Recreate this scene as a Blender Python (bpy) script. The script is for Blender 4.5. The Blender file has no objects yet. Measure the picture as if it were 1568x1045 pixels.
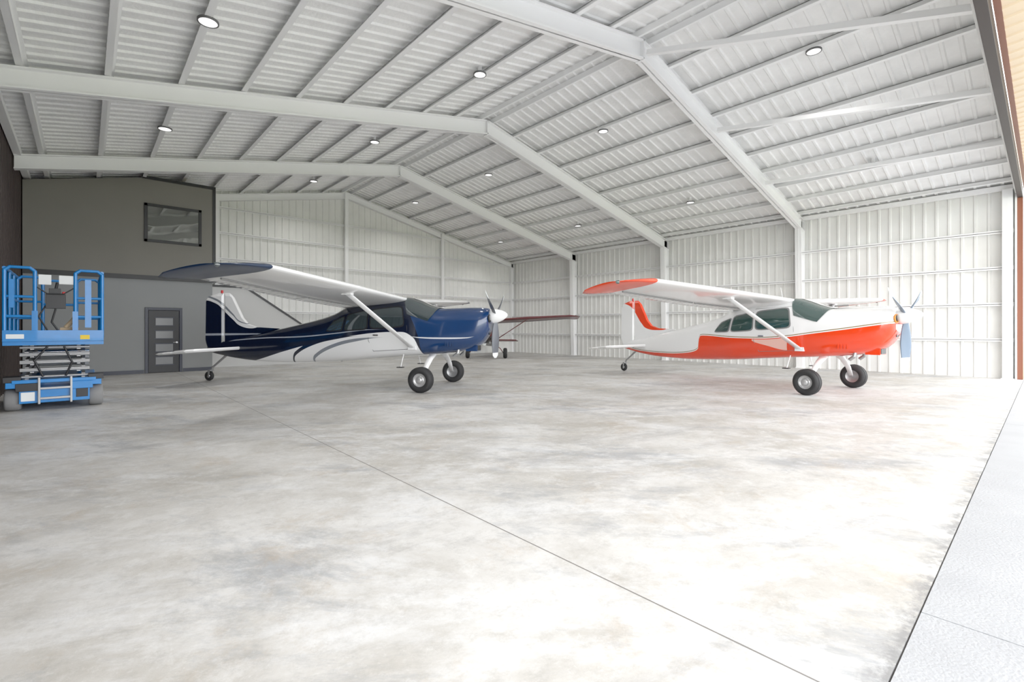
import bpy, math, random
from mathutils import Vector, Matrix
random.seed(3)
S=bpy.context.scene
# ------------------------------------------------------------ materials
def nt(name):
    m=bpy.data.materials.new(name); m.use_nodes=True
    n=m.node_tree; b=n.nodes['Principled BSDF']
    return m,n,b
def mat(name,col,rough=.5,metal=0,coat=0,emit=None,es=0,noise=0,nscale=8,bump=0,bscale=40,spec=.5):
    m,n,b=nt(name)
    b.inputs['Base Color'].default_value=(*col,1); b.inputs['Roughness'].default_value=rough
    b.inputs['Metallic'].default_value=metal; b.inputs['Coat Weight'].default_value=coat
    b.inputs['Specular IOR Level'].default_value=spec
    if emit: b.inputs['Emission Color'].default_value=(*emit,1); b.inputs['Emission Strength'].default_value=es
    tc=n.nodes.new('ShaderNodeTexCoord')
    if noise:
        t=n.nodes.new('ShaderNodeTexNoise'); t.inputs['Scale'].default_value=nscale; t.inputs['Detail'].default_value=5
        n.links.new(tc.outputs['Object'],t.inputs['Vector'])
        r=n.nodes.new('ShaderNodeValToRGB'); r.color_ramp.elements[0].position=.3; r.color_ramp.elements[1].position=.7
        r.color_ramp.elements[0].color=(*[c*(1-noise) for c in col],1); r.color_ramp.elements[1].color=(*[min(1,c*(1+noise*.3)) for c in col],1)
        n.links.new(t.outputs['Fac'],r.inputs['Fac']); n.links.new(r.outputs['Color'],b.inputs['Base Color'])
    if bump:
        t=n.nodes.new('ShaderNodeTexNoise'); t.inputs['Scale'].default_value=bscale
        n.links.new(tc.outputs['Object'],t.inputs['Vector'])
        u=n.nodes.new('ShaderNodeBump'); u.inputs['Strength'].default_value=bump; u.inputs['Distance'].default_value=.02
        n.links.new(t.outputs['Fac'],u.inputs['Height']); n.links.new(u.outputs['Normal'],b.inputs['Normal'])
    return m
X0,X1=-8.,2.
def livery(name,base,layers,rough=.18,coat=.6):
    """painted stripes and reflections: every layer = colour, lower curve, upper curve in (x,z) of the airframe"""
    m,n,b=nt(name); b.inputs['Roughness'].default_value=rough; b.inputs['Coat Weight'].default_value=coat
    b.inputs['Coat Roughness'].default_value=.05
    tc=n.nodes.new('ShaderNodeTexCoord'); sp=n.nodes.new('ShaderNodeSeparateXYZ'); n.links.new(tc.outputs['Object'],sp.inputs[0])
    mr=n.nodes.new('ShaderNodeMapRange'); mr.inputs['From Min'].default_value=X0; mr.inputs['From Max'].default_value=X1
    n.links.new(sp.outputs['X'],mr.inputs['Value'])
    zz=n.nodes.new('ShaderNodeMath'); zz.operation='DIVIDE'; zz.inputs[1].default_value=3; n.links.new(sp.outputs['Z'],zz.inputs[0])
    def curve(pts):
        c=n.nodes.new('ShaderNodeFloatCurve'); cv=c.mapping.curves[0]
        P=[((x-X0)/(X1-X0),z/3) for x,z in pts]
        if P[0][0]>0: P=[(0,P[0][1])]+P
        if P[-1][0]<1: P=P+[(1,P[-1][1])]
        cv.points[0].location=P[0]; cv.points[1].location=P[-1]
        for p in P[1:-1]: cv.points.new(*p)
        for p in cv.points: p.handle_type='AUTO_CLAMPED'
        c.mapping.update(); n.links.new(mr.outputs[0],c.inputs['Value']); return c.outputs[0]
    def cmp(a,bb):
        g=n.nodes.new('ShaderNodeMath'); g.operation='GREATER_THAN'; n.links.new(a,g.inputs[0]); n.links.new(bb,g.inputs[1]); return g.outputs[0]
    rgb=n.nodes.new('ShaderNodeRGB'); rgb.outputs[0].default_value=(*base,1); cur=rgb.outputs[0]
    for col,lo,hi in layers:
        a=cmp(zz.outputs[0],curve(lo)) if lo else None
        c=cmp(curve(hi),zz.outputs[0]) if hi else None
        if a and c:
            mm=n.nodes.new('ShaderNodeMath'); mm.operation='MULTIPLY'; n.links.new(a,mm.inputs[0]); n.links.new(c,mm.inputs[1]); f=mm.outputs[0]
        else: f=a or c
        mx=n.nodes.new('ShaderNodeMix'); mx.data_type='RGBA'; n.links.new(f,mx.inputs[0]); n.links.new(cur,mx.inputs[6]); mx.inputs[7].default_value=(*col,1)
        cur=mx.outputs[2]
    n.links.new(cur,b.inputs['Base Color'])
    return m
# ------------------------------------------------------------ mesh builder
class B:
    def __init__(s): s.v=[];s.f=[];s.m=[];s.s=[];s.mats=[]
    def mi(s,m):
        if m not in s.mats: s.mats.append(m)
        return s.mats.index(m)
    def add(s,vs,fs,m,smooth=False):
        o=len(s.v); s.v+= [tuple(v) for v in vs]; k=s.mi(m)
        for f in fs: s.f.append([o+i for i in f]); s.m.append(k); s.s.append(smooth)
    def box(s,c,d,m,R=None):
        c=Vector(c); vs=[]
        for x in(-.5,.5):
            for y in(-.5,.5):
                for z in(-.5,.5):
                    p=Vector((x*d[0],y*d[1],z*d[2]))
                    if R: p=R@p
                    vs.append(c+p)
        s.add(vs,[(0,1,3,2),(4,6,7,5),(0,4,5,1),(2,3,7,6),(0,2,6,4),(1,5,7,3)],m)
    def bx(s,a,b,m): s.box([(a[i]+b[i])/2 for i in range(3)],[abs(b[i]-a[i]) for i in range(3)],m)
    def frame(s,ax):
        ax=Vector(ax).normalized(); t=Vector((0,0,1)) if abs(ax.z)<.9 else Vector((1,0,0))
        u=ax.cross(t).normalized(); w=ax.cross(u); return ax,u,w
    def cyl(s,p0,p1,r0,m,r1=None,seg=12,cap=True):
        p0=Vector(p0);p1=Vector(p1); r1=r0 if r1 is None else r1
        ax,u,w=s.frame(p1-p0); vs=[]
        for p,r in((p0,r0),(p1,r1)):
            for i in range(seg):
                a=2*math.pi*i/seg; vs.append(p+u*r*math.cos(a)+w*r*math.sin(a))
        s.add(vs,[(i,(i+1)%seg,seg+(i+1)%seg,seg+i) for i in range(seg)],m,True)
        if cap: s.add(vs,[list(range(seg))[::-1],list(range(seg,2*seg))],m)
    def lathe(s,c,ax,prof,m,seg=32):
        c=Vector(c); ax,u,w=s.frame(ax); vs=[];n=len(prof)
        for i in range(seg):
            a=2*math.pi*i/seg
            for r,h in prof: vs.append(c+ax*h+(u*math.cos(a)+w*math.sin(a))*r)
        fs=[]
        for i in range(seg):
            j=(i+1)%seg
            for k in range(n-1): fs.append((i*n+k,j*n+k,j*n+k+1,i*n+k+1))
        s.add(vs,fs,m,True)
    def tube(s,pts,r,m,seg=8):
        for a,b in zip(pts[:-1],pts[1:]): s.cyl(a,b,r,m,seg=seg)
        for p in pts[1:-1]:
            s.lathe(p,(0,0,1),[(r*math.sin(t*math.pi/6),-r*math.cos(t*math.pi/6)) for t in range(7)],m,seg=8)
    def loft(s,rings,m,cap=True,smooth=True,mf=None):
        n=len(rings[0]); vs=[p for r in rings for p in r]; o=len(s.v); s.v+=[tuple(p) for p in vs]
        for i in range(len(rings)-1):
            for k in range(n):
                j=(k+1)%n; s.f.append([o+i*n+k,o+i*n+j,o+(i+1)*n+j,o+(i+1)*n+k]); s.m.append(s.mi(mf(i,k) if mf else m)); s.s.append(smooth)
        if cap:
            s.f.append([o+k for k in range(n)][::-1]); s.m.append(s.mi(mf(0,0) if mf else m)); s.s.append(False)
            q=o+(len(rings)-1)*n; s.f.append([q+k for k in range(n)]); s.m.append(s.mi(mf(len(rings)-2,0) if mf else m)); s.s.append(False)
    def prism(s,poly,fn,a,b,m):
        """poly 2-D extruded a->b through fn(p,q,t)"""
        n=len(poly); vs=[fn(p,q,a) for p,q in poly]+[fn(p,q,b) for p,q in poly]
        s.add(vs,[(i,(i+1)%n,n+(i+1)%n,n+i) for i in range(n)]+[list(range(n))[::-1],list(range(n,2*n))],m)
    def lens(s,poly,fn,t,m,inset=.12):
        """thin aerofoil-like plate: sharp outline, thicker middle"""
        n=len(poly); cx=sum(p[0] for p in poly)/n; cz=sum(p[1] for p in poly)/n
        inn=[(p+(cx-p)*inset,q+(cz-q)*inset) for p,q in poly]
        vs=[fn(p,q,0) for p,q in poly]+[fn(p,q,t) for p,q in inn]+[fn(p,q,-t) for p,q in inn]
        fs=[]
        for i in range(n):
            j=(i+1)%n; fs+=[(i,j,n+j,n+i),(j,i,2*n+i,2*n+j)]
        fs+=[list(range(n,2*n)),list(range(2*n,3*n))[::-1]]
        s.add(vs,fs,m)
    def obj(s,name,parent=None,loc=(0,0,0),rot=(0,0,0),bevel=0):
        me=bpy.data.meshes.new(name); me.from_pydata(s.v,[],s.f); 
        for m in s.mats: me.materials.append(m)
        me.polygons.foreach_set('material_index',s.m); me.polygons.foreach_set('use_smooth',s.s)
        me.update()
        import bmesh
        bm=bmesh.new(); bm.from_mesh(me); bmesh.ops.recalc_face_normals(bm,faces=bm.faces); bm.to_mesh(me); bm.free()
        o=bpy.data.objects.new(name,me); S.collection.objects.link(o); o.location=loc; o.rotation_euler=rot
        if parent: o.parent=parent
        if bevel:
            md=o.modifiers.new('bevel','BEVEL'); md.width=bevel; md.segments=2; md.limit_method='ANGLE'; md.angle_limit=.7
        return o
def empty(name,loc=(0,0,0),rz=0,sc=(1,1,1)):
    e=bpy.data.objects.new(name,None); S.collection.objects.link(e); e.location=loc; e.rotation_euler=(0,0,rz); e.scale=sc; return e
# ------------------------------------------------------------ palette
WHITE=mat('white_painted_steel',(.94,.94,.935),.5,spec=.3)
PANEL=mat('white_wall_sheet',(.85,.85,.82),.6,noise=.07,nscale=1.2,spec=.25)
CEIL=mat('white_roof_insulation',(.93,.93,.915),.7,noise=.08,nscale=2.2,bump=.6,bscale=14,spec=.2)
BROWN=mat('dark_brown_steel',(.028,.017,.014),.55)
REDBR=mat('red_brown_trim',(.22,.07,.035),.5)
TAUPE=mat('taupe_wall_paint',(.20,.19,.165),.6,noise=.04,nscale=1)
GREY=mat('blue_grey_wall_paint',(.27,.28,.28),.6,noise=.04,nscale=1)
BLK=mat('black_trim',(.012,.012,.014),.45)
NAVYD=mat('navy_door_paint',(.02,.025,.045),.4)
FROST=mat('frosted_glass',(.16,.165,.17),.25)
CREAM=mat('cream_metal_sheet',(.8,.62,.42),.45)
RUBBER=mat('tyre_rubber',(.012,.012,.013),.7)
CHROME=mat('polished_steel',(.75,.75,.76),.18,metal=1)
STEEL=mat('galvanised_steel',(.38,.38,.38),.4,metal=.7)
LBLUE=mat('lift_blue_paint',(.0,.20,.58),.35,coat=.3,noise=.1,nscale=10)
YEL=mat('yellow_plastic',(.8,.55,.02),.5)
REDP=mat('red_plastic',(.6,.02,.02),.5)
PAPER=mat('white_label',(.8,.82,.82),.6)
TAN=mat('tan_leather',(.45,.33,.2),.7)
# ------------------------------------------------------------ building dims
XL,XR,XC=-1.4,20.5,9.55
YF,YB=.62,22.9
ZR,ZL,ZRt=8.12,5.92,5.60
FR=[YF+.15,6.25,11.93,17.55,YB-.12]
def rt(x): # rafter top
    return ZR-(XC-x)*(ZR-ZL)/(XC-XL) if x<XC else ZR-(x-XC)*(ZR-ZRt)/(XR-XC)
# floor
def floor_mat():
    m,n,b=nt('stained_concrete'); N=n.nodes.new; L=n.links.new
    tc=N('ShaderNodeTexCoord'); 
    def noise(scale,vec=(1,1,1),rot=0,det=6,ro=.6,dist=0,off=0):
        m0=N('ShaderNodeMapping'); m0.inputs['Rotation'].default_value=(0,0,rot); L(tc.outputs['Object'],m0.inputs[0])
        mp=N('ShaderNodeMapping'); mp.inputs['Scale'].default_value=vec; mp.inputs['Location'].default_value=(off,off*.7,0); L(m0.outputs[0],mp.inputs[0])
        t=N('ShaderNodeTexNoise'); t.inputs['Scale'].default_value=scale; t.inputs['Detail'].default_value=det; t.inputs['Roughness'].default_value=ro; t.inputs['Distortion'].default_value=dist
        L(mp.outputs[0],t.inputs['Vector']); return t.outputs['Fac']
    def ramp(f,a,bb):
        r=N('ShaderNodeMapRange'); r.inputs['From Min'].default_value=a; r.inputs['From Max'].default_value=bb; L(f,r.inputs['Value']); return r.outputs[0]
    def mix(f,c0,c1,amt=1):
        x=N('ShaderNodeMix'); x.data_type='RGBA'
        if amt!=1:
            mm=N('ShaderNodeMath'); mm.operation='MULTIPLY'; L(f,mm.inputs[0]); mm.inputs[1].default_value=amt; f=mm.outputs[0]
        L(f,x.inputs[0])
        for k,c in((6,c0),(7,c1)):
            if isinstance(c,tuple): x.inputs[k].default_value=(*c,1)
            else: L(c,x.inputs[k])
        return x.outputs[2]
    c=mix(ramp(noise(.5,det=12,dist=.4,ro=.7),.40,.60),(.60,.59,.57),(.42,.40,.365))
    c=mix(ramp(noise(1.0,(.5,1,1),.7,12,.74,.4,3),.49,.62),c,(.68,.685,.69),.75)
    c=mix(ramp(noise(.9,(.4,1,1),.85,12,.78,.4,7),.52,.63),c,(.24,.26,.29),.6)
    c=mix(ramp(noise(.8,(.35,1,1),.3,12,.78,.4,17),.53,.66),c,(.25,.25,.26),.5)
    c=mix(ramp(noise(1.2,(1,1,1),0,12,.78,.3,11),.54,.68),c,(.38,.29,.19),.45)
    c=mix(ramp(noise(6,(1,1,1),0,12,.85,0,5),.49,.72),c,(.28,.27,.25),.6)
    c=mix(ramp(noise(3.5,(1,1,1),0,12,.8,.2,9),.52,.66),c,(.72,.72,.71),.5)
    c=mix(ramp(noise(22,(1,1,1),0,8,.75,0,2),.58,.72),c,(.78,.78,.77),.4)
    sp=N('ShaderNodeSeparateXYZ'); L(tc.outputs['Object'],sp.inputs[0])
    def line(sock,pos,w):
        a=N('ShaderNodeMath'); a.operation='SUBTRACT'; L(sock,a.inputs[0]); a.inputs[1].default_value=pos
        d=N('ShaderNodeMath'); d.operation='ABSOLUTE'; L(a.outputs[0],d.inputs[0])
        e=N('ShaderNodeMath'); e.operation='LESS_THAN'; L(d.outputs[0],e.inputs[0]); e.inputs[1].default_value=w; return e.outputs[0]
    c=mix(line(sp.outputs['X'],2.32,.0055),c,(.13,.12,.11),.9)
    gr=N('ShaderNodeMapRange'); gr.inputs['From Min'].default_value=.60; gr.inputs['From Max'].default_value=.47; L(sp.outputs['Y'],gr.inputs['Value'])
    mm=N('ShaderNodeMath'); mm.operation='MULTIPLY'; L(gr.outputs[0],mm.inputs[0]); L(ramp(noise(4,det=10,ro=.75),.44,.56),mm.inputs[1])
    c=mix(mm.outputs[0],c,(.20,.20,.20),.85)
    L(c,b.inputs['Base Color'])
    rr=N('ShaderNodeMapRange'); rr.inputs['To Min'].default_value=.3; rr.inputs['To Max'].default_value=.6; L(noise(3),rr.inputs['Value']); L(rr.outputs[0],b.inputs['Roughness'])
    b.inputs['Specular IOR Level'].default_value=.35
    bp=N('ShaderNodeBump'); bp.inputs['Strength'].default_value=.12; bp.inputs['Distance'].default_value=.01; L(noise(30),bp.inputs['Height']); L(bp.outputs[0],b.inputs['Normal'])
    return m
b=B(); b.bx((XL-.1,.45,-.2),(XR+.1,YB+.1,0),floor_mat()); b.obj('floor')
APR=mat('light_apron_concrete',(.36,.37,.385),.7,noise=.08,nscale=2,bump=.2,bscale=60)
b=B()
GAP=mat('joint_gap',(.16,.16,.16),.9)
xs=[-12,-4.2,3.3,10.8,18.3,26,34]
for i in range(6):
    for j in range(3):
        y1=.442-j*5; b.bx((xs[i]+.004,y1-4.988,-.2),(xs[i+1]-.004,y1,-.002),APR)
b.bx((-12,-14.6,-.25),(34,.45,-.02),GAP); b.obj('concrete_apron')
b=B(); b.bx((-80,-90,-.4),(90,110,-.26),mat('dry_grass',(.30,.33,.16),.9,noise=.3,nscale=2)); b.obj('ground')
# ribbed sheets
def ribbed(name,A,Bf,length,m,period=.3,h=.03,shift=0):
    us=[];k=0
    while k*period<length:
        u=k*period
        for du,o in((0,0),(.2,0),(.225,h),(.275,h)):
            q=u+du*period/.3
            if q<length: us.append((q,o))
        k+=1
    us.append((length,0)); vs=[]
    for u,o in us: vs+= [A(u,o),Bf(u,o)]
    bb=B(); bb.add(vs,[(2*i,2*i+2,2*i+3,2*i+1) for i in range(len(us)-1)],m); return bb
DK=.18
def zd(x): return rt(x)+DK
bl=ribbed('c',lambda u,o:(XL,YF+u,zd(XL)-o),lambda u,o:(XC,YF+u,zd(XC)-o),YB-YF,CEIL,period=.3,h=.035)
br=ribbed('c',lambda u,o:(XR,YF+u,zd(XR)-o),lambda u,o:(XC,YF+u,zd(XC)-o),YB-YF,CEIL,period=.3,h=.035)
o0=len(bl.v); bl.v+=br.v; bl.f+=[[o0+i for i in f] for f in br.f]; bl.m+=br.m; bl.s+=br.s
# outer roof skin
bl.add([(XL-.3,YF-.2,zd(XL)+.05),(XC,YF-.2,zd(XC)+.12),(XC,YB+.2,zd(XC)+.12),(XL-.3,YB+.2,zd(XL)+.05)],[(0,1,2,3)],WHITE)
bl.add([(XR+.3,YF-.2,zd(XR)+.05),(XC,YF-.2,zd(XC)+.12),(XC,YB+.2,zd(XC)+.12),(XR+.3,YB+.2,zd(XR)+.05)],[(0,1,2,3)],WHITE)
bl.obj('ceiling')
ribbed('w',lambda u,o:(XR-o,YF+u,0),lambda u,o:(XR-o,YF+u,zd(XR)),YB-YF,PANEL).obj('wall_right')
ribbed('w',lambda u,o:(XL+u,YB-o,0),lambda u,o:(XL+u,YB-o,zd(XL+u)),XR-XL,PANEL).obj('wall_back')
ribbed('w',lambda u,o:(XL+o,YF+u,0),lambda u,o:(XL+o,YF+u,zd(XL)),YB-YF,BROWN).obj('wall_left')
# front gable + jambs
b=B(); HD=5.45
b.prism([(XL,HD),(XR,HD),(XR,zd(XR)),(XC,zd(XC)),(XL,zd(XL))],lambda p,q,t:(p,t,q),YF-.04,YF,PANEL)
b.bx((XR-.22,YF-.04,0),(XR,YF,HD),PANEL); b.bx((XL,YF-.04,0),(XL+.1,YF,HD),PANEL)
b.obj('wall_front')
b=B()
b.bx((XL-.15,YF-.16,HD-.12),(XR+.15,YF-.042,HD+.12),BROWN); b.bx((XR-.12,YF-.16,0),(XR+.15,YF-.042,HD-.12),REDBR); b.bx((XL-.15,YF-.16,0),(XL+.02,YF-.042,HD-.12),BROWN)
b.obj('trim_1',bevel=.006)
# opened hydraulic door leaf hanging outside above the opening
dd=ribbed('d',lambda u,o:(XL+u,YF-.18,5.58-o),lambda u,o:(XL+u,YF-3.6,5.95-o),XR-XL,CREAM,h=.02)
dd.bx((XL,YF-.24,5.56),(XR,YF-.17,5.75),REDBR); dd.bx((XL,YF-3.65,5.93),(XR,YF-3.58,6.1),REDBR)
dd.obj('door_1')
# steel frames
for k,y in enumerate(FR):
    b=B(); hw=.11; dp=.44 if 0<k<4 else .3
    fn=lambda p,q,t:(p,y+t,q)
    def seg(xa,xb,za,zb,da,db):
        b.prism([(xa,za-da),(xb,zb-db),(xb,zb),(xa,za)],fn,-.015,.015,WHITE)
        b.prism([(xa,za-.03),(xb,zb-.03),(xb,zb),(xa,za)],fn,-hw,hw,WHITE)
        b.prism([(xa,za-da),(xb,zb-db),(xb,zb-db+.03),(xa,za-da+.03)],fn,-hw,hw,WHITE)
    xl=XL+(.06 if k==3 else .04)
    if k>0:
        seg(xl,XC,rt(xl),rt(XC),dp*.85,dp); seg(XC,XR-.04,rt(XC),rt(XR),dp,dp*.95)
        b.prism([(XC-.02,rt(XC)-dp-.03),(XC+.02,rt(XC)-dp-.03),(XC+.02,rt(XC)),(XC-.02,rt(XC))],fn,-hw,hw,WHITE)
    ct,cb=(.42,.26) if 0<k<4 else (.25,.2)
    zt=rt(XR); xr=XR-.045
    b.prism([(xr,0),(xr-cb,0),(xr-ct,zt-.3),(xr-ct,zt),(xr,zt)],fn,-.015,.015,WHITE)
    b.prism([(xr-cb,0),(xr-cb+.02,0),(xr-ct+.02,zt-.0),(xr-ct,zt-.0)],fn,-hw,hw,WHITE)
    b.prism([(xr-.02,0),(xr,0),(xr,zt),(xr-.02,zt)],fn,-hw,hw,WHITE)
    b.bx((xr-cb-.03,y-.14,0),(xr,y+.14,.02),WHITE)
    if k not in(3,4):
        xx=XL+.045; zt=rt(XL); b.bx((xx,y-hw,0),(xx+.12,y+hw,zt-.05),WHITE)
    b.obj('steel_portal_frame')
b=B()
for side in(0,1):
    for i in range(9):
        x=XC-1.15-1.15*i+.02 if side==0 else XC+1.15+1.15*i
        if side==0 and i==8: x=XC-1.15*9
        if not(XL+.15<x<XR-.15): continue
        z=rt(x)
        b.bx((x-.008,YF,z+.003),(x+.008,YB-.05,z+DK-.035),WHITE)
        b.bx((x-.09,YF,z+.002),(x+.008,YB-.05,z+.016),WHITE); b.bx((x-.008,YF,z+DK-.05),(x+.06,YB-.05,z+DK-.036),WHITE)
for sx in(-.22,.22):
    x=XC+sx; z=rt(x); b.bx((x-.03,YF,z+.003),(x+.03,YB-.05,z+DK-.036),WHITE)
b.bx((XR-.2,YF,rt(XR)+.0),(XR-.05,YB-.05,rt(XR)+.14),WHITE); b.bx((XL+.05,YF,rt(XL)),(XL+.2,YB-.05,rt(XL)+.14),WHITE)
b.obj('roof_purlins')
# kicker braces of the door header
b=B()
for xa,xb in((9.6,10.2),(13.1,13.4),(16.5,17.0)):
    p0=Vector((xa,FR[1]-.16,rt(xa)-.30)); p1=Vector((xb,FR[0]-.1,HD+.95 if abs(xb-XC)<2 else HD+.75))
    p1.z=min(p1.z,rt(xb)-.3)
    R=(p1-p0).normalized(); q=R.to_track_quat('Y','Z').to_matrix(); b.box((p0+p1)/2,(.11,(p1-p0).length,.11),WHITE,q)
b.obj('header_brace')
# girts
b=B()
for z in(1.15,2.22,3.3,4.38):
    b.bx((XR-.13,YF+.02,z-.008),(XR-.032,YB-.15,z+.008),WHITE); b.bx((XR-.13,YF+.02,z-.05),(XR-.12,YB-.15,z+.05),WHITE)
b.obj('wall_girts')
b=B()
for z in(1.15,2.22,3.3,4.38,5.46,6.5):
    xa=XL+.1 if z<5.5 else XC-(ZR-z)/.201+.4; xb=XR-.15 if z<5.5 else XC+(ZR-z)/.2329-.4
    b.bx((xa,YB-.13,z-.008),(xb,YB-.034,z+.008),WHITE); b.bx((xa,YB-.13,z-.05),(xb,YB-.12,z+.05),WHITE)
for x in(4.05,9.5,15.05): b.bx((x-.08,YB-.25,0),(x+.08,YB-.135,rt(x)-.0),WHITE); 
b.obj('wall_girts')
# ------------------------------------------------------------ office block
YO=19.9; XO=3.48; ZO=6.5
b=B()
b.prism([(XL+.05,3.2),(XO,3.2),(XO,ZO),(XL+2.9,ZO),(XL+.05,5.85)],lambda p,q,t:(p,t,q),YO,YB-.3,TAUPE)
b.bx((XL+.05,YO+.06,0),(1.49,YB-.3,3.2),GREY); b.bx((2.53,YO+.06,0),(XO-.06,YB-.3,3.2),GREY); b.bx((1.49,YO+.06,2.2),(2.53,YB-.3,3.2),GREY); b.bx((1.49,YO+.3,0),(2.53,YB-.3,2.2),GREY)
b.obj('wall_office')
b=B()
b.bx((XL+.05,YO-.03,3.12),(XO+.03,YO+.03,3.26),BLK); b.bx((XO-.06,YO-.03,3.26),(XO+.03,YO+.06,ZO+.06),BLK)
b.bx((XL+2.8,YO-.03,ZO-.04),(XO+.03,YO+.05,ZO+.06),BLK); b.obj('trim_2')
b=B(); b.bx((XL+.05,YO+.02,0),(1.47,YO+.058,.12),NAVYD); b.bx((2.55,YO+.02,0),(XO-.06,YO+.058,.12),NAVYD); b.obj('baseboard_office')
b=B()
xa,xb,za,zb=1.47,3.08,4.38,5.66
for p,q in(((xa,YO-.05,za),(xb,YO,za+.09)),((xa,YO-.05,zb-.09),(xb,YO,zb)),((xa,YO-.05,za),(xa+.09,YO,zb)),((xb-.09,YO-.05,za),(xb,YO,zb))): b.bx(p,q,BLK)
b.bx((xa+.09,YO-.02,za+.09),(xb-.09,YO-.005,zb-.09),mat('window_mirror_glass',(.28,.29,.27),.03,metal=.85,bump=.15,bscale=1.5))
b.obj('window_1',bevel=.005)
b=B(); ya=YO+.06
b.bx((1.495,ya-.04,0),(1.58,ya+.1,2.195),NAVYD); b.bx((2.44,ya-.04,0),(2.525,ya+.1,2.195),NAVYD); b.bx((1.58,ya-.04,2.11),(2.44,ya+.1,2.195),NAVYD)
b.bx((1.59,ya-.022,.01),(2.43,ya+.03,2.1),BLK)
for i in range(4):
    z=.28+i*.44; b.bx((1.78,ya-.03,z),(2.26,ya-.021,z+.25),FROST)
    for p,q in(((1.75,z-.03),(2.29,z)),((1.75,z+.25),(2.29,z+.28))): b.bx((p[0],ya-.04,p[1]),(q[0],ya-.021,q[1]),NAVYD)
b.cyl((2.36,ya-.07,1.02),(2.36,ya-.02,1.02),.03,CHROME); b.cyl((2.36,ya-.07,1.02),(2.26,ya-.07,1.02),.012,CHROME)
b.obj('door_2',bevel=.004)
b=B(); b.bx((2.5,YO+.1,ZO+.005),(3.2,YO+.5,ZO+.1),mat('yellow_insulation',(.7,.5,.1),.9,noise=.4,nscale=12)); b.obj('insulation_batt',bevel=.03)
# enclosed stair rising to the office upper floor: pale side panel, dark capping rail, treads behind
b=B(); n=16; SP=mat('stair_panel_grey',(.62,.62,.61),.6)
fn=lambda p,q,t:(p,t,q)
b.prism([(XO+.05,0),(XO+.05,3.1),(4.8,3.1),(8.7,.45),(8.7,0)],fn,21.38,21.44,SP)
b.prism([(XO+.05,3.1),(4.8,3.1),(8.75,.42),(8.75,.50),(4.82,3.18),(XO+.05,3.18)],fn,21.34,21.48,BLK)
b.bx((8.68,21.34,0),(8.76,21.48,.5),BLK)
for i in range(n):
    x=4.6+3.9*(i+.5)/n; z=2.2-(i)*2.2/n
    b.bx((x-.14,21.44,z-.04),(x+.14,22.5,z),STEEL)
b.bx((XO+.05,21.44,2.2),(4.6,22.5,2.26),STEEL)
b.obj('staircase')
# ------------------------------------------------------------ ceiling lights
LAMP=mat('lamp_lens',(1,1,1),.4,emit=(1,.98,.95),es=1.1)
RING=mat('lamp_ring',(.12,.12,.12),.5)
for x in(1.5,7.1,11.9,17.3):
    for y in(3.4,9.1,14.7,20.3):
        if x<5 and y>18: continue
        z=rt(x)-.02
        b=B(); b.lathe((0,0,0),(0,0,1),[(0,.0),(.135,0),(.135,.002)],LAMP,24); b.lathe((0,0,0),(0,0,1),[(.135,-.006),(.155,-.006),(.155,.03)],RING,24); b.lathe((0,0,0),(0,0,1),[(.155,.03),(.05,.04),(.05,.195)],WHITE,24)
        o=b.obj('ceiling_light',loc=(x,y,z))
        l=bpy.data.lights.new('lamp','AREA'); l.shape='DISK'; l.size=.26; l.energy=34; l.color=(1,.985,.96); l.spread=math.radians(135)
        lo=bpy.data.objects.new('lamp',l); S.collection.objects.link(lo); lo.parent=o; lo.location=(0,0,-.02)
# ------------------------------------------------------------ aircraft
ST=[ # x, top, bot, halfwidth, n
(-6.98,1.02,.84,.02,2),(-6.6,1.10,.76,.07,2),(-6.0,1.20,.66,.14,2.2),(-5.2,1.36,.59,.23,2.4),(-4.2,1.56,.57,.33,2.6),(-3.2,1.78,.60,.43,2.8),
(-2.8,1.90,.62,.48,3),(-2.35,2.10,.65,.53,3.2),(-1.6,2.24,.72,.56,3.4),(-.75,2.28,.79,.56,3.4),(-.45,2.19,.81,.55,3.2),(-.1,2.05,.84,.54,3),(.15,2.0,.86,.53,2.8),
(.5,2.01,.90,.50,2.7),(.9,2.02,.98,.46,2.6),(1.15,2.02,1.10,.42,2.5),(1.32,2.0,1.30,.36,2.4),(1.39,1.96,1.46,.29,2.3)]
def fp(x):
    if x<=ST[0][0]: return ST[0][1:]
    for i in range(len(ST)-1):
        if x<=ST[i+1][0]:
            t=(x-ST[i][0])/(ST[i+1][0]-ST[i][0])
            p0=ST[max(i-1,0)];p1=ST[i];p2=ST[i+1];p3=ST[min(i+2,len(ST)-1)]; out=[]
            h=p2[0]-p1[0]
            for k in range(1,5):
                d=(p2[k]-p1[k])/h
                d0=(p1[k]-p0[k])/(p1[0]-p0[0]) if p0 is not p1 else d
                d2=(p3[k]-p2[k])/(p3[0]-p2[0]) if p3 is not p2 else d
                m1=0 if d0*d<=0 else 2*d0*d/(d0+d); m2=0 if d2*d<=0 else 2*d2*d/(d2+d)
                out.append((2*t**3-3*t*t+1)*p1[k]+(t**3-2*t*t+t)*h*m1+(-2*t**3+3*t*t)*p2[k]+(t**3-t*t)*h*m2)
            return out
    return ST[-1][1:]
def sg(v,e): return math.copysign(abs(v)**e,v)
def P(x,phi,off=0):
    top,bot,w,n=fp(x); zc=(top+bot)/2;h=(top-bot)/2
    return Vector((x,(w+off)*sg(math.sin(phi),2/n),zc+(h+off)*sg(math.cos(phi),2/n)))
def hwz(x,z):
    top,bot,w,n=fp(x); zc=(top+bot)/2;h=(top-bot)/2
    q=min(.98,abs((z-zc)/h)); return w*(1-q**n)**(1/n)
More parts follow.
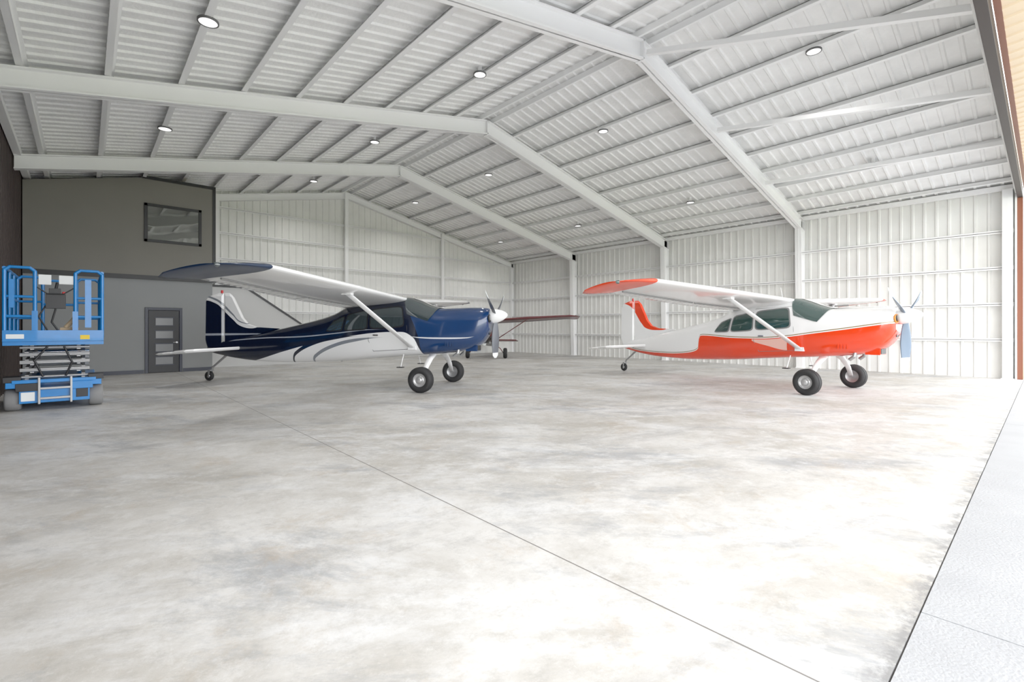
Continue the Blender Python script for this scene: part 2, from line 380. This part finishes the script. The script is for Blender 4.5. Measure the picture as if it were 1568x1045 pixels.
def aircraft(name,loc,rz,sc,fus,wingm,tipm,finm,stabm,glass,cowl,bladem,spinm,legm,blades=3,tipc=None):
    E=empty(name,loc,rz,sc)
    # fuselage
    b=B(); xs=[ST[0][0]+(ST[-1][0]-ST[0][0])*i/110 for i in range(111)]
    b.loft([[P(x,2*math.pi*k/40) for k in range(40)] for x in xs],fus); b.obj('fuselage',E)
    # windows
    b=B()
    wins=[((-.70,1.56),(-1.60,1.50),(-1.58,1.96),(-.76,2.04)),((-1.70,1.49),(-2.34,1.45),(-2.24,1.84),(-1.68,1.95)),((-2.43,1.45),(-2.90,1.44),(-2.66,1.68),(-2.34,1.80))]
    frm=cowl
    for sd in(-1,1):
        for w in wins:
            for grow,off,mm in((.03,.006,frm),(0,.014,glass)):
                cx=sum(p[0] for p in w)/4; cz=sum(p[1] for p in w)/4
                q=[(p[0]+math.copysign(grow,p[0]-cx),p[1]+math.copysign(grow,p[1]-cz)) for p in w]
                N=10; vs=[]
                for i in range(N+1):
                    for j in range(N+1):
                        u,v=i/N,j/N
                        a,c=2*u-1,2*v-1; r=max(abs(a),abs(c)); 
                        if r>0:
                            nn=(abs(a/r)**7+abs(c/r)**7)**(1/7); a,c=a/nn,c/nn
                        u,v=(a+1)/2,(c+1)/2
                        x=(q[0][0]*(1-u)+q[1][0]*u)*(1-v)+(q[3][0]*(1-u)+q[2][0]*u)*v
                        z=(q[0][1]*(1-u)+q[1][1]*u)*(1-v)+(q[3][1]*(1-u)+q[2][1]*u)*v
                        vs.append((x,sd*(hwz(x,z)+off),z))
                b.add(vs,[(i*(N+1)+j,(i+1)*(N+1)+j,(i+1)*(N+1)+j+1,i*(N+1)+j+1) for i in range(N) for j in range(N)],mm,True)
    # windscreen wraps round to the doors
    N=24; vs=[]
    for i in range(N+1):
        ph=-1.32+2.64*i/N; f=abs(ph)/1.32
        xa=.10-.18*f**3; xb=-.74+.12*f**2
        for j in range(9): vs.append(P(xa+(xb-xa)*j/8,ph,.014))
    b.add(vs,[(i*9+j,(i+1)*9+j,(i+1)*9+j+1,i*9+j+1) for i in range(N) for j in range(8)],glass,True)
    vs=[]
    for ph in(-.06,.06):
        for j in range(9): vs.append(P(.11-.85*j/8,ph,.022))
    b.add(vs,[(j,j+1,9+j+1,9+j) for j in range(8)],wingm,True)
    b.obj('windows',E)
    # door outline, handle, step
    b=B()
    for sd in(-1,1):
        pts=[(-.62,.98),(-.62,1.5),(-.68,2.08),(-1.63,2.04),(-1.66,1.2),(-1.55,.92),(-.62,.98)]
        L=[Vector((x,sd*(hwz(x,z)+.004),z)) for x,z in pts]
        for a,c in zip(L[:-1],L[1:]): b.cyl(a,c,.005,cowl,seg=5)
        b.box((-1.45,sd*(hwz(-1.45,1.3)+.02),1.33),(.14,.02,.03),CHROME)
        b.cyl((-.75,sd*.45,.85),(-.75,sd*.62,.55),.012,legm,seg=6); b.box((-.75,sd*.64,.54),(.16,.1,.02),BLK)
    b.obj('cabin_door',E)
    # wing
    def foil(y):
        a=abs(y); s=0
        if a<=2.6: le,ch=-.70,1.68
        elif a<=5.1: t=(a-2.6)/2.5; le,ch=-.70-.08*t,1.68-.34*t
        elif a<=5.5: t=(a-5.1)/.4; le,ch=-.78-.06*t,1.34+.12*t
        elif a<=5.66: t=(a-5.5)/.16; le,ch=-.84-.14*t,1.46-.12*t
        else: t=(a-5.66)/.1; le,ch=-.98-.3*t,1.34-.5*t
        th=.125 if a<=5.1 else .125-.09*min(1,(a-5.1)/.66)
        z0=2.21+.048*a; droop=0 if a<5.1 else -.05*((a-5.1)/.6)
        pts=[]
        cs=[1,.92,.8,.65,.5,.35,.22,.12,.05,.015,0]
        def yt(c): return 5*th*(.2969*math.sqrt(c)-.126*c-.3516*c*c+.2843*c**3-.1015*c**4)
        def cam(c): return .08*c*(1-c)
        up=[(c,cam(c)+yt(c)) for c in cs]; dn=[(c,cam(c)-.75*yt(c)) for c in cs[::-1][1:]]
        for c,zz in up+dn: pts.append(Vector((le-c*ch,y,z0+droop+zz*ch-.125*c*ch)))
        return pts
    ys=[-5.76,-5.72,-5.66,-5.5,-5.3,-5.1,-4.2,-3.4,-2.6,-1.5,-.5,0,.5,1.5,2.6,3.4,4.2,5.1,5.3,5.5,5.66,5.72,5.76]
    b=B(); b.loft([foil(y) for y in ys],wingm,mf=lambda i,k:(tipm if abs(ys[i]+ys[i+1])/2>5.1 else wingm)); b.obj('wing',E)
    b=B()
    for sd in(-1,1):
        for ya,yb in((.6,2.55),(2.62,5.05)):
            def pt(y,c):
                f=foil(y); le=f[10]; te=f[0]; q=le+(te-le)*c; return q
            p=pt(sd*ya,.74); q=pt(sd*yb,.74); b.cyl(p+Vector((0,0,-.028)),q+Vector((0,0,-.028)),.02,GAPM,seg=6)
            nb=int((yb-ya)/.16)
            for i in range(nb):
                y=sd*(ya+.08+i*.16); p=pt(y,.77); q=pt(y,.97); b.cyl(p+Vector((0,0,-.02)),q+Vector((0,0,-.002)),.012,wingm,seg=6)
        # lift strut
        a=Vector((-.50,sd*.50,1.02)); c=Vector((-1.10,sd*2.45,2.235)); ax=(c-a).normalized(); fx=Vector((1,0,0)); fx=(fx-ax*fx.dot(ax)).normalized(); fy=ax.cross(fx)
        rg=[]
        for p in(a,a+(c-a)*.5,c): rg.append([p+fx*.075*math.cos(t*math.pi/6)+fy*.026*math.sin(t*math.pi/6) for t in range(12)])
        b.loft(rg,wingm)
        b.box(a,(.2,.08,.1),wingm); b.box(c+Vector((0,0,0)),(.22,.12,.06),wingm)
        b.lathe((-1.2,sd*5.72,2.42),(0,sd,0),[(.04,0),(.03,.04),(0,.06)],glass,10)
    b.obj('wing_struts',E)
    # fin + rudder
    fy=lambda p,q,t:(p,t,q)
    b=B()
    b.lens([(-6.42,1.0),(-5.9,1.1),(-4.55,1.46),(-5.3,1.50),(-5.62,1.60),(-5.82,1.8),(-6.17,2.44),(-6.25,2.50),(-6.42,2.50)],fy,.05,finm)
    b.lens([(-6.44,.80),(-6.44,2.50),(-6.62,2.50),(-6.98,2.40),(-7.03,2.32),(-7.05,1.1),(-6.95,.84)],fy,.045,finm)
    b.cyl((-6.5,0,2.5),(-6.5,0,2.58),.03,REDP,seg=8)
    b.obj('tail_fin',E)
    b=B(); z0=.90
    fz=lambda p,q,t:(p,q,z0+t+(p+6.3)*.1)
    for sd in(-1,1):
        b.lens([(-5.75,sd*.05),(-5.95,sd*1.5),(-6.05,sd*1.68),(-6.43,sd*1.68),(-6.43,sd*.05)],fz,.04,stabm)
        b.lens([(-6.45,sd*.12),(-6.45,sd*1.68),(-6.62,sd*1.76),(-6.85,sd*1.72),(-6.95,sd*1.4),(-6.95,sd*.16)],fz,.028,stabm)
    b.obj('tailplane',E)
    # landing gear
    b=B()
    for sd in(-1,1):
        pts=[(0,.38,.86,.10),(-.0,.62,.74,.08),(0,.86,.56,.065),(0,1.02,.34,.05)]
        rg=[[Vector((x+w*cx,sd*(y+cz*.02),z+cz*.02)) for cx,cz in((-1,-.5),(-.8,.6),(.8,.6),(1,-.5),(.8,-.9),(-.8,-.9))] for x,y,z,w in pts]
        b.loft(rg,legm)
        c=Vector((0,sd*1.15,.30)); R=.30;W=.12
        b.cyl((0,sd*1.0,.31),c,.03,STEEL)
        b.lathe(c,(0,sd,0),[(.155,-W*.75),(.2,-W*.98),(R-.04,-W*.92),(R-.01,-W*.55),(R,0),(R-.01,W*.55),(R-.04,W*.92),(.2,W*.98),(.155,W*.75)],RUBBER,36)
        b.lathe(c,(0,sd,0),[(.158,-W*.7),(.12,-W*.5),(0,-W*.5)],STEEL,24); b.lathe(c,(0,sd,0),[(.158,W*.75),(.145,W*.6),(.12,W*.4),(.075,W*.45),(.07,W*.8),(.05,W*.95),(0,W*.98)],HUB,24)
        for q in(-.05,.05): b.lathe(c,(0,sd,0),[(R-.006,q-.006),(R+.001,q-.004),(R+.001,q+.004),(R-.006,q+.006)],RUBBER,36)
    b.obj('main_gear',E)
    b=B()
    b.cyl((-6.35,0,.74),(-6.8,0,.40),.035,STEEL,r1=.025,seg=8); b.cyl((-6.8,0,.42),(-6.86,0,.28),.03,STEEL,seg=8)
    for sd in(-1,1): b.box((-6.9,sd*.06,.2),(.05,.012,.22),STEEL); 
    b.box((-6.88,0,.3),(.08,.14,.03),STEEL)
    b.lathe((-6.93,0,.14),(0,1,0),[(.05,-.04),(.1,-.05),(.132,-.03),(.14,0),(.132,.03),(.1,.05),(.05,.04)],RUBBER,24); b.lathe((-6.93,0,.14),(0,1,0),[(0,-.042),(.055,-.042),(.055,.042),(0,.042)],CHROME,16)
    b.obj('tail_wheel',E)
    # nose: spinner, propeller, intakes, exhaust
    b=B(); pc=Vector((1.40,0,1.80)); ax=Vector((1,0,.08)).normalized()
    b.lathe(pc,ax,[(0,-.02),(.18,-.02),(.185,.06),(.165,.17),(.125,.28),(.07,.37),(.03,.405),(0,.415)],spinm,28)
    _,u,w=b.frame(ax)
    for k in range(blades):
        a=math.pi+k*2*math.pi/blades   # first blade straight down
        rd=Vector((0,math.sin(a),math.cos(a))); tg=ax.cross(rd).normalized()
        rg=[]
        for i in range(15):
            r=.12+.93*i/14; f=i/14; ch=.05+.075*math.sin(min(1,f*1.25)*math.pi*.62) if f<.93 else .09-.6*(f-.93)
            tw=math.radians(55-38*f); cd=tg*math.cos(tw)+ax*math.sin(tw); nn=rd.cross(cd)
            rg.append([pc+ax*.1+rd*r+cd*ch*math.cos(t*math.pi/5)+nn*(.022-.014*f)*math.sin(t*math.pi/5) for t in range(10)])
        b.loft(rg,bladem,mf=lambda i,k:(PAPER if i>=12 else bladem))
    b.obj('propeller',E)
    b=B()
    for sd in(-1,1):
        b.lathe((1.37,sd*.215,1.74),(1,0,.07),[(.0,.012),(.085,.012),(.1,.02),(.1,.045),(.085,.05),(.08,.015)],cowl if tipc is None else tipc,20)
        b.lathe((1.372,sd*.215,1.74),(1,0,.07),[(0,.024),(.083,.024)],BLK,20)
        b.tube([(.62,sd*.24,1.0),(.60,sd*.26,.88),(.50,sd*.26,.80)],.04,STEEL,10)
        for i in range(4): b.box((.35+i*.06,sd*(hwz(.35+i*.06,1.12)+.002),1.12),(.02,.03,.12),fus)
    b.bx((.78,-.16,.93),(1.08,.16,1.1),fus); b.bx((1.075,-.13,.95),(1.09,.13,1.08),BLK)
    b.lathe((1.34,0,1.42),(1,0,-.2),[(0,.02),(.07,.02),(.085,.03),(.085,0)],BLK,16)
    b.tube([(-2.0,0,2.25),(-2.1,0,2.55)],.008,WHITE); b.tube([(-1.3,.2,2.3),(-1.36,.2,2.62)],.006,WHITE)
    b.obj('engine_fittings',E,bevel=.004)
    return E
GAPM=mat('panel_gap',(.22,.22,.22),.6)
HUB=mat('wheel_hub',(.5,.5,.5),.3,metal=.6)
WP=mat('aircraft_white_paint',(.86,.86,.86),.2,coat=.5)
NAVY=(.002,.006,.022); W_=(.86,.86,.86); G_=(.20,.22,.25)
NAVYP=mat('navy_gloss_paint',(.003,.018,.055),.3,coat=.2)
ORP=mat('orange_red_gloss_paint',(.80,.05,.006),.25,coat=.3)
MAR=mat('maroon_gloss_paint',(.11,.008,.010),.35,coat=.2)
sw=[(-4.25,.40),(-3.9,.78),(-3.25,1.08),(-2.6,1.22),(-1.9,1.30)]
def up(c,d): return [(x,z+d*max(0.0,min(1,(c[-1][0]-x)/1.0))) for x,z in c]
sw2=[(-3.65,.40),(-3.3,.72),(-2.7,1.0),(-2.0,1.17),(-1.2,1.27)]
blue_f=livery('navy_white_livery_nose_sheen',NAVY,[
 ((.005,.032,.115),[(-8,3),(-1.0,3),(-.7,2.2),(-.3,1.2),(-.1,0),(2,0)],None),  # lighter blue nose: sky reflection on the cowling put into the colour
 (W_,None,[(-8,0),(-5.9,.5),(-5.2,.64),(-4.2,.90),(-3.25,1.12),(-2.2,1.30),(-1.3,1.40),(-.8,1.41),(-.5,1.3),(-.35,1.05),(-.25,.7),(-.15,0),(2,0)]),
 (NAVY,sw,up(sw,.10)),((.20,.22,.25),sw2,up(sw2,.09)),
 ((.35,.38,.43),[(-8,1.02),(-6.5,1.12),(-5,1.22),(-3.6,1.27),(-2.6,1.36),(-1.6,1.46),(-1,1.47)],[(-8,1.045),(-6.5,1.145),(-5,1.25),(-3.6,1.30),(-2.6,1.385),(-1.6,1.472),(-1,1.47)]),
 ((.7,.72,.75),[(-.6,1.3),(-.3,1.26),(.3,1.24),(.9,1.26),(1.1,1.3),(2,1.3)],[(-.6,1.3),(-.3,1.285),(.3,1.275),(.9,1.28),(1.1,1.3),(2,1.3)]),
])
blue_fin=livery('navy_white_fin_livery',NAVY,[
 (W_,[(-8,2.3),(-7.05,2.3),(-6.7,2.22),(-6.4,2.0),(-6.1,1.75),(-5.8,1.55),(-5.5,1.5),(-5.2,1.6),(-4.8,3),(2,3)],None),
 (G_,[(-8,2.38),(-7.05,2.38),(-6.7,2.3),(-6.4,2.1),(-6.1,1.86),(-5.8,1.65),(-5.2,1.6),(2,3)],[(-8,2.43),(-7.05,2.43),(-6.7,2.36),(-6.4,2.18),(-6.1,1.92),(-5.8,1.68),(-5.2,1.6),(2,3)]),
 ((.35,.38,.43),[(-8,1.28),(-6,1.31),(-5,1.34),(2,1.4)],[(-8,1.34),(-6,1.36),(-5,1.36),(2,1.4)])])
OR=(.80,.045,.006); GD=(.25,.16,.04)
hi=[(-8,.84),(-7,.86),(-6,.76),(-5,.73),(-4,.78),(-3.62,.86),(-3.5,.95),(-3.44,1.30),(-3.3,1.32),(-2.4,1.27),(-1.6,1.26),(-.9,1.30),(-.2,1.40),(.5,1.50),(1.0,1.58),(1.4,1.64),(2,1.7)]
red_f=livery('white_orange_livery_door_reflection',W_,[
 (GD,None,[(x,z+.045) for x,z in hi]),(W_,None,[(x,z+.025) for x,z in hi]),(OR,None,hi),
 ((.86,.50,.42),[(-8,3),(-1.80,3),(-1.74,1.22),(-1.3,1.08),(-.8,.98),(-.72,3),(2,3)],[(x,z-.02) for x,z in hi])])  # white door panel with its pink reflection painted into the colour
red_fin=livery('white_orange_fin_livery',W_,[
 (OR,[(-8,2.42),(-7.05,2.42),(-6.7,2.36),(-6.45,2.2),(-6.25,1.95),(-6.05,1.7),(-5.8,1.52),(-5.4,1.47),(-5,1.5),(-4.6,3),(2,3)],None)])
mar_f=livery('maroon_livery',(.02,.012,.012),[((.11,.008,.010),[(-8,1.1),(2,1.3)],None)])
GLB=mat('cabin_glass_blue_tint',(.03,.045,.05),.03,spec=1,coat=1)
GLG=mat('cabin_glass_green_tint',(.03,.065,.058),.03,spec=1,coat=1)
BLADE=mat('propeller_grey',(.10,.11,.13),.35)
aircraft('airplane',(6.756,10.378,0),math.atan2(-.807,.5905),(1,1,1),blue_f,WP,NAVYP,blue_fin,WP,GLB,BLK,BLADE,WP,WP)
aircraft('airplane',(13.28,3.42,0),math.atan2(-.990,-.138),(.95,1.05,.98),red_f,WP,ORP,red_fin,WP,GLG,GAPM,mat('propeller_blue_grey',(.12,.17,.24),.35),WP,WP,tipc=mat('gold_trim',(.7,.25,.03),.3))
aircraft('airplane',(15.0,18.7,0),math.atan2(-.7455,-.6665)-.05,(.68,.82,.87),mar_f,MAR,MAR,MAR,MAR,GLB,BLK,BLADE,BLK,MAR,blades=2)
# ------------------------------------------------------------ scissor lift
E=empty('scissor_lift',(-.40,13.35,0),0,(1.13,1,1.01))
b=B(); w=.6;l=1.1
b.bx((-.42,-l,.14),(.42,l,.42),LBLUE); b.bx((-w+.02,-.6,.30),(w-.02,.6,.52),LBLUE); b.bx((-.5,-l-.02,.50),(.5,l,.56),LBLUE)
b.bx((-.46,-l-.03,.36),(-.2,-l+.2,.5),BLK); b.bx((.2,-l-.03,.36),(.46,-l+.2,.5),LBLUE)
b.bx((-.18,-l-.06,.2),(.18,-l,.24),STEEL); b.bx((-.18,-l-.06,.38),(.18,-l,.42),STEEL)
for x in(-.19,.19): b.bx((x-.015,-l-.06,.12),(x+.015,-l,.6),STEEL)
b.bx((-.40,-l-.012,.18),(-.24,-l,.34),PAPER); b.bx((.25,-l-.012,.2),(.40,-l,.36),BLK)
for x in(-.5,.5): b.bx((x-.1,-l-.0,.52),(x+.1,-l+.35,.62),BLK); b.bx((x-.07,-l-.01,.42),(x+.07,-l+.25,.52),LBLUE)
b.obj('chassis',E,bevel=.01)
TY=mat('grey_solid_tyre',(.22,.22,.22),.8)
b=B()
for x in(-.5,.5):
    for y in(-.85,.8):
        b.lathe((x,y,.2),(1,0,0),[(.0,-.085),(.1,-.085),(.17,-.095),(.195,-.07),(.2,0),(.195,.07),(.17,.095),(.1,.085),(0,.085)],TY,28)
        b.cyl((x-.1,y,.2),(x+.1,y,.2),.07,STEEL)
    b.cyl((-.5,-.85,.2),(.5,-.85,.2),.04,STEEL); 
b.obj('wheels',E)
b=B(); zs=.60
for i in range(4):
    za=zs+i*.14; zb=za+.115
    for x in(-.34,.34):
        for p,q,xx in(((-.95,za),(.95,zb),x),((-.95,zb),(.95,za),x+(-.06 if x>0 else .06))):
            A=Vector((xx,p[0],p[1])); C=Vector((xx,q[0],q[1])); R=Matrix.Rotation(math.atan2(C.z-A.z,C.y-A.y),3,'X'); b.box((A+C)/2,(.045,(C-A).length,.075),STEEL,R)
    for z in(za,zb): 
        b.cyl((-.42,-.95,z),(.42,-.95,z),.024,STEEL); b.cyl((-.42,.95,z),(.42,.95,z),.024,STEEL)
b.cyl((-.42,0,za),(.42,0,za),.03,CHROME); b.tube([(-.15,-.98,.6),(-.25,-1.0,.9),(-.1,-.98,1.15)],.015,BLK); b.tube([(.12,-.98,.6),(.2,-1.0,.85),(.1,-.98,1.15)],.015,BLK)
b.obj('scissor_stack',E)
b=B(); zd0=1.18
b.bx((-.6,-l-.02,zd0),(.6,l+.02,zd0+.07),LBLUE); b.bx((-.6,-l-.05,zd0+.07),(.6,-l-.02,zd0+.27),LBLUE); b.bx((-.6,l-.01,zd0+.07),(.6,l+.02,zd0+.22),LBLUE)
for x in(-.6,.585): b.bx((x,-l,zd0+.07),(x+.015,l,zd0+.22),LBLUE)
b.bx((-.57,-l+.0,zd0+.071),(.57,l-.02,zd0+.08),STEEL)
b.bx((-.56,-l-.055,zd0+.12),(-.36,-l-.05,zd0+.2),PAPER); b.bx((.3,-l-.055,zd0+.1),(.42,-l-.05,zd0+.18),YEL)
b.obj('platform',E,bevel=.008)
b=B(); zt=2.57; r=.026
for y in(-l,l):
    for xa,xb in((-.58,-.24),(.24,.58)):
        b.tube([(xa,y,1.3),(xa,y,zt-.06),(xa+.06,y,zt),(xb-.06,y,zt),(xb,y,zt-.06),(xb,y,1.3)],r,LBLUE)
        b.tube([(xa,y,2.05),(xb,y,2.05)],r*.9,LBLUE); b.tube([(xa,y,1.7),(xb,y,1.7)],r*.9,LBLUE)
for y in(-.35,.35):
    for x in(-.58,.58): b.tube([(x,y,1.25),(x,y,zt)],r,LBLUE)
for x in(-.58,.58):
    for z in(zt-.02,2.05,1.7): b.tube([(x,-l,z),(x,l,z)],r,LBLUE)
b.tube([(-.24,l,zt-.06),(.24,l,zt-.06)],r,LBLUE); b.tube([(-.24,l,2.0),(.24,l,2.0)],r,LBLUE)
b.tube([(-.24,-l,2.25),(-.1,-l,2.12),(.1,-l,2.12),(.24,-l,2.25)],.01,BLK)
for xa in(-.24,.24): b.box((xa,-l-.01,1.55),(.07,.06,.5),LBLUE)
b.bx((-.53,-l-.03,1.85),(-.47,-l+.02,2.35),LBLUE); b.bx((.36,-l-.03,1.5),(.44,-l+.02,2.4),LBLUE)
b.obj('guard_rails',E)
b=B()
b.bx((-.12,-l+.05,1.85),(.12,-l+.2,2.12),BLK); b.bx((-.08,-l+.02,2.12),(.06,-l+.15,2.22),BLK); b.cyl((0,-l+.1,2.2),(.02,-l+.08,2.33),.02,BLK); b.lathe((0.1,-l+.04,2.14),(0,-1,0),[(0,.03),(.02,.03),(.025,0)],REDP,12)
b.bx((-.2,-l-.0,2.28),(-.05,-l+.01,2.46),PAPER); b.bx((.04,-l+.0,2.3),(.22,-l+.01,2.46),PAPER); b.tube([(0,-l+.1,1.85),(-.05,-l+.12,1.6),(.05,-l+.12,1.4)],.014,BLK)
b.tube([(-.12,-l+.1,1.9),(-.2,-l+.05,1.7),(-.1,-l+.1,1.45)],.012,BLK)
b.bx((.05,-l+.1,1.27),(.28,-l+.3,1.5),TAN); b.cyl((.12,-l+.12,1.5),(.26,-l+.14,1.72),.035,TAN)
b.obj('control_box',E,bevel=.01)
# ------------------------------------------------------------ light
W=bpy.data.worlds.new('World'); S.world=W; W.use_nodes=True
bg=W.node_tree.nodes['Background']; bg.inputs[0].default_value=(.95,.97,1,1); bg.inputs[1].default_value=5.6
l=bpy.data.lights.new('door_portal','AREA'); l.shape='RECTANGLE'; l.size=XR-XL; l.size_y=HD
lo=bpy.data.objects.new('door_portal',l); S.collection.objects.link(lo); lo.location=((XL+XR)/2,YF-.3,HD/2); lo.rotation_euler=(math.pi/2,0,0); l.cycles.is_portal=True
# ------------------------------------------------------------ camera
c=bpy.data.cameras.new('camera'); co=bpy.data.objects.new('camera',c); S.collection.objects.link(co)
co.location=(0,0,1.5); co.rotation_euler=(math.pi/2,0,-math.radians(41.8)); c.sensor_width=36; c.lens=16.81; c.shift_y=-.0124; c.clip_start=.05; c.clip_end=400
S.camera=co
S.view_settings.view_transform='Standard'; S.view_settings.exposure=.2; S.view_settings.gamma=1.14
